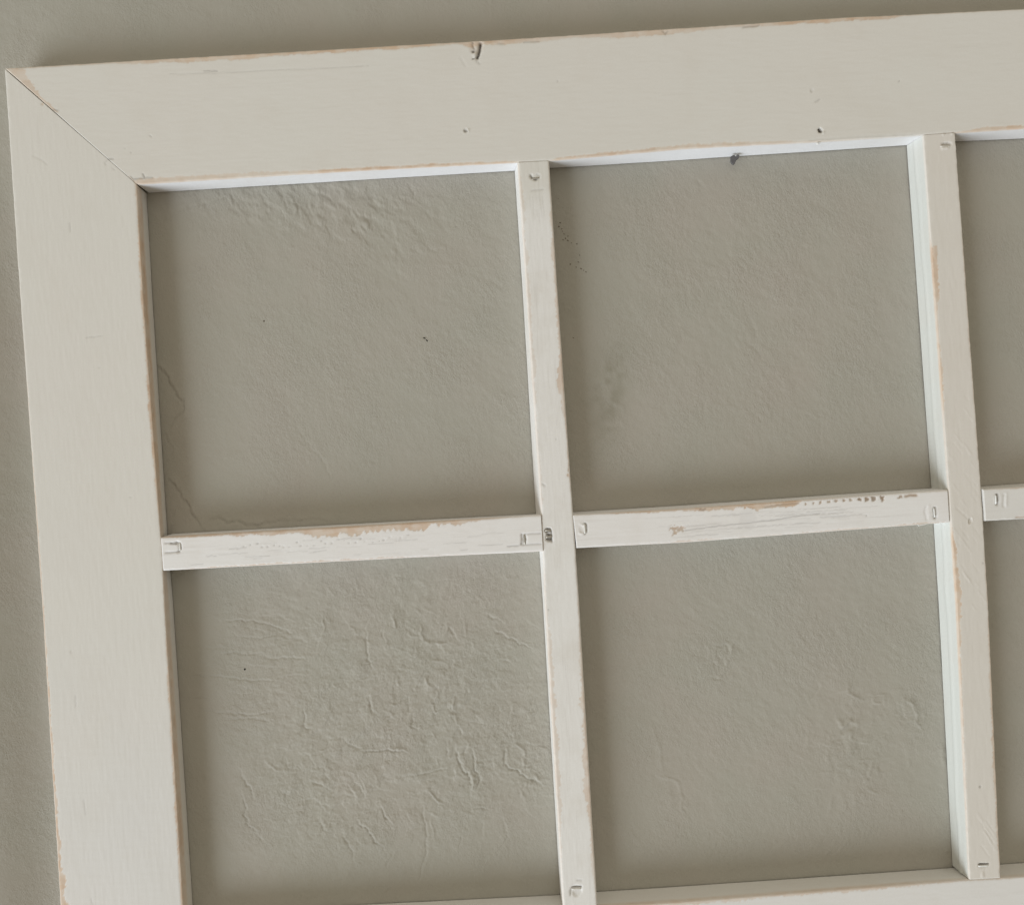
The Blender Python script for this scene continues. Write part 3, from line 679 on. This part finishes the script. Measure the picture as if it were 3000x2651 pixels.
v1 = board('muntin', 'z', eV1L, eV1R, (endz(eBot, xv1b - .012, g_), endz(eBot, xv1b + .012, g_)), (endz(eTopIn, xv1 - .012, -.00003), endz(eTopIn, xv1 + .012, -.00003)), m_munt_v, bA=eV1Lb, proud=.00005,
    wearA=[(480, .2, .3), (560, 1.6, .45), (800, 2.2, .5), (1100, 1.9, .5), (1300, 1.0, .35), (1460, 1.2, .4), (1520, .1, 0), (1620, .2, .2), (1780, 1.2, .5), (1900, 2.0, .7), (2050, 2.6, .7), (2300, 2.2, .65), (2500, 1.0, .5), (2600, .6, .4)],
    wearB=[(480, .2, .3), (600, 1.0, .5), (700, 2.0, .7), (850, 1.8, .75), (1000, 1.9, .85), (1090, 3.4, 1.0), (1160, 2.2, .9), (1240, 1.2, .7), (1400, .9, .75), (1460, .2, .4), (1700, .4, .4), (1880, 1.2, .6), (2000, 2.0, .8), (2200, 2.8, .85), (2400, 2.0, .85), (2520, 1.4, .6), (2600, .5, .4)],
    sideA=(2, .3), side_white=(.95, .5), white=lambda px, py: sstep(540, 660, py + 25 * noise(px / 12, py / 30, 6)), wide=1.25, faint=.62, marks=m_v1, rad=.0011, seed=7, label='whitewashed upright muntin with worn tan edges and a split staple hole')

def m_v2(s):
    pit(s, 2770, 425, 16, 6.5, .0011, dirt_shade=.20, ang=-.1); pit(s, 2766, 435, 14, 3.5, -.00045)
    pit(s, 2762, 396, 4, 4, -.0003); pit(s, 2788, 394, 4, 3, -.0003)
    r = np.random.default_rng(5)
    for k in range(34):
        t = r.uniform(0, 1); y = 1150 + 620 * t; x = 2760 + .062 * (y - 1150) + r.uniform(0, 70); L = r.uniform(15, 55)
        scratch(s, [(x, y), (x + L * .55, y + L * .75)], 1.6, -.00011 if k % 2 else .00009, jag=.5)
    for k in range(14):
        y = 2380 + r.uniform(0, 110); x = 2862 + r.uniform(0, 40); L = r.uniform(20, 50)
        scratch(s, [(x, y), (x + L * .55, y + L * .8)], 1.6, -.00012 if k % 2 else .0001, jag=.5)
    scratch(s, [(2800, 1487), (2836, 1520)], 1.8, .00018, dirt_shade=.06); pit(s, 2841, 1525, 4.5, 8, .0010, dirt_shade=.02, ang=.2, rim=.0002)
    pit(s, 2870, 2303, 3, 4, .0003, dirt_shade=.35); pit(s, 2878, 1649, 3, 2, .0002, dirt_shade=.3)
    scratch(s, [(2868, 2531), (2893, 2529)], 2.8, .0013, dirt_shade=.85); pit(s, 2880, 2533, 15, 8, .0003); pit(s, 2877, 2560, 5, 9, -.0003)
    pl = inside_poly(s['px'] + 3 * noise(s['px'] / 8, s['py'] / 12, 4), s['py'], [(2732, 720), (2743, 722), (2745, 800), (2750, 884), (2738, 884)])
    s['wear'] = np.maximum(s['wear'], np.where(pl & s['face'], .75, 0))
v2 = board('muntin', 'z', eV2L, eV2R, (endz(eBot, xv2b - .012, g_), endz(eBot, xv2b + .012, g_)), (endz(eTopIn, xv2 - .012, -.00003), endz(eTopIn, xv2 + .012, -.00003)), m_munt_c, bA=eV2Lb, proud=.00015,
    wearA=[(400, .1, .0), (700, .1, .2), (730, 2.0, .8), (860, 2.4, .8), (930, .6, .5), (1050, 1.1, .75), (1180, 1.3, .7), (1230, .2, .3), (1530, .2, .2), (1570, 1.2, .8), (1700, 2.0, .9), (1800, 2.0, .85), (1900, .7, .7), (2100, .9, .5), (2300, .4, .4), (2570, .2, .2)],
    wearB=[(400, .1, .1), (700, .4, .3), (850, .8, .35), (1500, .3, .2), (1900, .8, .45), (2100, 1.4, .6), (2450, 1.2, .55), (2560, .4, .3)],
    sideA=(1.0, .0), side_white=(1.0, .3), marks=m_v2, ridgeA=True, seed=9, label='cream upright muntin with diagonal scratches and a bright white left side')

def xe(px, py, d=0.0): return float(world_at(px, py, YF)[0]) + d
def m_h1(s):
    dent_box(s, 486, 1589, 527, 1617, .0005, 2.3, 'TB'); scratch(s, [(518, 1588), (527, 1594), (529, 1606), (524, 1614)], 3.4, .0010, dirt_shade=.30)
    scratch(s, [(500, 1592), (518, 1593)], 1.8, .0007, dirt_shade=.75)
    dent_box(s, 1530, 1563, 1585, 1594, .0004, 2.0, 'TB'); scratch(s, [(1529, 1565), (1529, 1593)], 2.4, .0008, dirt_shade=.35)
    pit(s, 1537, 1580, 6, 13, .0008, dirt_shade=.10)
    scratch(s, [(1488, 1600), (1520, 1598)], 1.7, .0003, dirt_shade=.4); scratch(s, [(1524, 1597), (1526, 1590)], 1.5, .0003, dirt_shade=.4)
    r = np.random.default_rng(3)
    for k in range(34):
        x = r.uniform(560, 1450); f = (x - 472) / 1113; y = 1573 - 65 * f + r.uniform(28, 88); L = r.uniform(12, 90)
        scratch(s, [(x, y), (x + L, y - L * .06)], r.uniform(1.1, 1.7), .00004, dirt_shade=r.uniform(.05, .22), jag=1.5)
    for k in range(30):
        x = 700 + k * 17 + r.uniform(-5, 5); f = (x - 472) / 1113; y = 1573 - 65 * f + 42 + r.uniform(-7, 10)
        pit(s, x, y, r.uniform(2, 4), r.uniform(1.5, 3.5), .0002, dirt_shade=r.uniform(.08, .30))
h1 = board('muntin', 'x', eH1T, eH1B, (xe(472, 1574, g_), xe(479, 1672, g_)), (xe(1585, 1508), xe(1591, 1614)), m_munt_h, bA=eH1Tb, proud=.0006,
    wearA=[(480, .4, .6), (560, 1.1, .85), (640, 1.2, .8), (760, 2.2, .8), (850, 2.6, .85), (950, 4.6, .9), (1080, 5.2, .9), (1240, 4.6, .9), (1340, 3.0, .85), (1420, .8, .6), (1500, .2, .4), (1585, .1, .2)],
    wearB=[(480, .1, .1), (560, .5, .7), (700, 1.2, .75), (900, 1.4, .65), (1100, 1.6, .55), (1300, .7, .4), (1500, .3, .3), (1585, .5, .5)],
    sideA=(4.5, .22), side_white=(.05, .5), marks=m_h1, wide=.95, faint=.9, seed=11, rad=.001, label='left cross muntin with a long strip of bare tan wood on its upper edge')
def m_h2(s):
    scratch(s, [(1712, 1533), (1717, 1537), (1718, 1558), (1714, 1563)], 3.2, .0010, dirt_shade=.42); scratch(s, [(1699, 1534), (1712, 1540)], 2.4, -.0003)  # dark line paints the shadow at the staple's right rim
    scratch(s, [(1697, 1560), (1710, 1564)], 2.6, -.0004); pit(s, 1706, 1549, 8, 11, .0003)
    scratch(s, [(2737, 1489), (2738, 1515)], 4.2, .0012, dirt_shade=.62); pit(s, 2738, 1503, 2.2, 11, -.0006)
    scratch(s, [(2712, 1484), (2708, 1500), (2714, 1521)], 2.6, .0003, dirt_shade=.06); scratch(s, [(2720, 1482), (2722, 1520)], 3, -.00015)
    r = np.random.default_rng(4)
    for i in range(11):      # row of chipped dots near the upper edge
        x = 2357 + i * 22.5 + r.uniform(-3, 3); y = 1475 - (x - 2357) * .066 + r.uniform(-1.5, 1.5) - (2 if i > 3 else 0)
        q = .6 + .75 * (i / 10)
        pit(s, x, y, 4.8 * q, 4.6 * q, .0003, wear=.95, dirt_shade=.30 + .18 * (i > 6), jag=.5)
    scratch(s, [(2652, 1453), (2668, 1450), (2683, 1451)], 4.0, .0003, wear=1, dirt_shade=.38); pit(s, 2638, 1454, 7, 5, .0003, wear=1, dirt_shade=.35, jag=.5)
    scratch(s, [(2240, 1485), (2280, 1479), (2338, 1473)], 2.6, .0002, wear=.9, dirt_shade=.30)
    for (x, y) in [(2053, 1491), (2060, 1493), (2066, 1490)]: pit(s, x, y, 4, 4, .0002, wear=.9, dirt_shade=.3)
    for (x, y, a, b) in [(1980, 1547, 14, 5), (1976, 1558, 7, 5), (1990, 1552, 9, 3), (1998, 1546, 5, 3)]: pit(s, x, y, a, b, .0002, wear=.9, dirt_shade=.15, jag=.7)
    for k in range(56):
        x = r.uniform(1800, 2480); f = (x - 1679) / 1099; y = 1508 - 73 * f + r.uniform(22, 86); L = r.uniform(20, 130)
        scratch(s, [(x, y), (x + L, y - L * .065)], r.uniform(1.1, 1.6), .00004, dirt_shade=r.uniform(.05, .20), jag=1.5)
    scratch(s, [(2000, 1554), (2100, 1541), (2260, 1524), (2330, 1512), (2400, 1504)], 1.8, .00008, dirt_shade=.34)
    pit(s, 2537, 1510, 3, 2, .0002, dirt_shade=.35)
    pit(s, 2190, 1520, 26, 34, .00003, dirt_shade=.07)
h2 = board('muntin', 'x', eH2T, eH2B, (xe(1679, 1508, -.00004), xe(1689.5, 1606, -.00004)), (xe(2777, 1435, -g_), xe(2783, 1531, -g_)), m_munt_h, bA=eH2Tb, proud=-.00008,
    wearA=[(1680, .1, .1), (1780, .3, .5), (1820, 1.0, .75), (2000, 1.2, .8), (2080, 2.0, .85), (2200, 3.0, .9), (2330, 2.6, .95), (2350, .4, .4), (2500, .2, .3), (2780, .2, .2)],
    wearB=[(1690, .1, .1), (1850, .6, .4), (2000, 1.1, .45), (2150, .7, .35), (2400, .9, .6), (2600, .9, .6), (2700, 1.3, .6), (2780, .8, .5)],
    sideA=(2.0, .0), side_white=(.05, .5), marks=m_h2, wide=1.05, faint=.95, seed=13, rad=.0009, label='middle cross muntin with a row of small brown chips near its upper right end')
def m_h3(s):
    scratch(s, [(2919, 1450), (2920, 1475)], 4.0, .0013, dirt_shade=.65); pit(s, 2914, 1463, 3, 12, -.0004)
    scratch(s, [(2940, 1448), (2939, 1482)], 3, .0004, dirt_shade=.04); scratch(s, [(2946, 1446), (2946, 1482)], 3, -.0003)
    scratch(s, [(2976, 1516), (3000, 1514)], 3, .0003, wear=.6, dirt_shade=.2)
x3e = XR_IN - g_
h3 = board('muntin', 'x', eH3T, eH3B, (xe(2877, 1433, g_), xe(2884, 1526, g_)), (x3e, x3e), m_munt_c if False else m_rail, bA=eH3Tb, proud=.0009,
    wearA=[(2880, .2, .2), (2950, .6, .4), (3000, 1.0, .6)], side_white=(.2, .4), marks=m_h3, white=.35, seed=15, label='right cross muntin standing slightly proud of the upright')

# ------------------------------------------------------------------ small fittings
def wire(name, p0, p1, y, r, mat, parent, bow=0.0):
    """painted staple crown: rounded bar with turned-in ends between two photo points"""
    X0, Z0 = world_at(*p0, YF); X1, Z1 = world_at(*p1, YF)
    X0, Z0, X1, Z1 = map(float, (X0, Z0, X1, Z1))
    d = Vector((X1 - X0, 0, Z1 - Z0)); L = d.length; d.normalize(); n = Vector((0, -1, 0)); t = d.cross(n)
    path = [(-.5, -.0016), (-.5, -.0004), (-.46, 0), (-.2, bow), (.2, bow), (.46, 0), (.5, -.0004), (.5, -.0016)]
    v = []; f = []; K = 8; c = Vector(((X0 + X1) / 2, y, (Z0 + Z1) / 2))
    for i, (a, b) in enumerate(path):
        p = c + d * (a * L) + n * b
        pa = path[max(i - 1, 0)]; pb = path[min(i + 1, len(path) - 1)]
        tg = (d * ((pb[0] - pa[0]) * L) + n * (pb[1] - pa[1])).normalized(); u = tg.cross(t).normalized()
        for k in range(K):
            a_ = 2 * PI * k / K; v.append(p + t * (r * 1.25 * math.cos(a_)) + u * (r * .8 * math.sin(a_)))
    for i in range(len(path) - 1):
        for k in range(K):
            f.append((i * K + k, i * K + (k + 1) % K, (i + 1) * K + (k + 1) % K, (i + 1) * K + k))
    f.append(tuple(range(K))[::-1]); f.append(tuple(range((len(path) - 1) * K, len(path) * K)))
    me = bpy.data.meshes.new(name); me.from_pydata([tuple(q) for q in v], [], f); me.update()
    for p in me.polygons: p.use_smooth = True
    return link(name, me, mat, parent)
yf = YF
wire('staple', (527, 1590), (529, 1613), yf - .0004, .00050, m_staple, h1)
wire('staple', (1536, 1566), (1538, 1594), yf - .0001, .00060, m_staple_bare, h1)
wire('staple', (1557, 526), (1580, 521), yf + .0002, .00045, m_staple_bare, v1)
wire('staple', (1598, 1553), (1613, 1556), yf + .0002, .00070, m_staple_bare, v1)
wire('staple', (1600, 1573), (1616, 1572), yf + .0003, .00070, m_staple_bare, v1)
wire('staple', (1676, 2604), (1702, 2602), yf + .0001, .00045, m_staple, v1)
wire('staple', (1712, 1536), (1714, 1562), yf - .0001, .00050, m_staple, h2)
wire('staple', (2736, 1489), (2738, 1514), yf - .0001, .00045, m_chip, h2)
wire('staple', (2754, 430), (2784, 430), yf + .0000, .00045, m_staple, v2)
wire('staple', (2867, 2536), (2894, 2534), yf - .0003, .00045, m_chip, v2)
wire('staple', (2914, 1451), (2915, 1475), yf - .0012, .00045, m_chip, h3)

# folded dark metal glazing clip sticking out under the top rail
def prism(name, pts, y0, y1, mat, parent):
    n = len(pts); v = [(x, y0, z) for x, z in pts] + [(x, y1, z) for x, z in pts]
    f = [tuple(range(n)), tuple(range(2 * n - 1, n - 1, -1))] + [(i, i + n, (i + 1) % n + n, (i + 1) % n) for i in range(n)]
    me = bpy.data.meshes.new(name); me.from_pydata(v, [], f); me.update()
    o_ = link(name, me, mat, parent)
    bm_ = o_.modifiers.new('edge', 'BEVEL'); bm_.width = .00015; bm_.segments = 2
    return o_
def wp(lst, Y): return [tuple(map(float, world_at(a, b, Y))) for a, b in lst]
clip = prism('glazing_clip', wp([(2139, 461), (2150, 456), (2154, 463), (2158, 455), (2165, 457), (2163, 466), (2156, 471), (2151, 483), (2146, 484), (2140, 477)], -.006), -.0075, -.0055, m_steel, top)
lump('paint_flake', float(world_at(2396, 421, YF)[0]), YF + .0005, float(world_at(2396, 421, YF)[1]), .0014, .0006, .0008, 0, m_chip, top, 3)
lump('filler_fleck', float(world_at(1557, 1511, -.012)[0]), -.0125, float(world_at(1557, 1511, -.012)[1]) , .0007, .0006, .0006, 0, m_hole, h1, 5)
pr = prism('wood_splinter', wp([(2690, 1538), (2718, 1533), (2716, 1536), (2694, 1541)], YF), YF + .0003, YF + .0018, m_chip, h2)
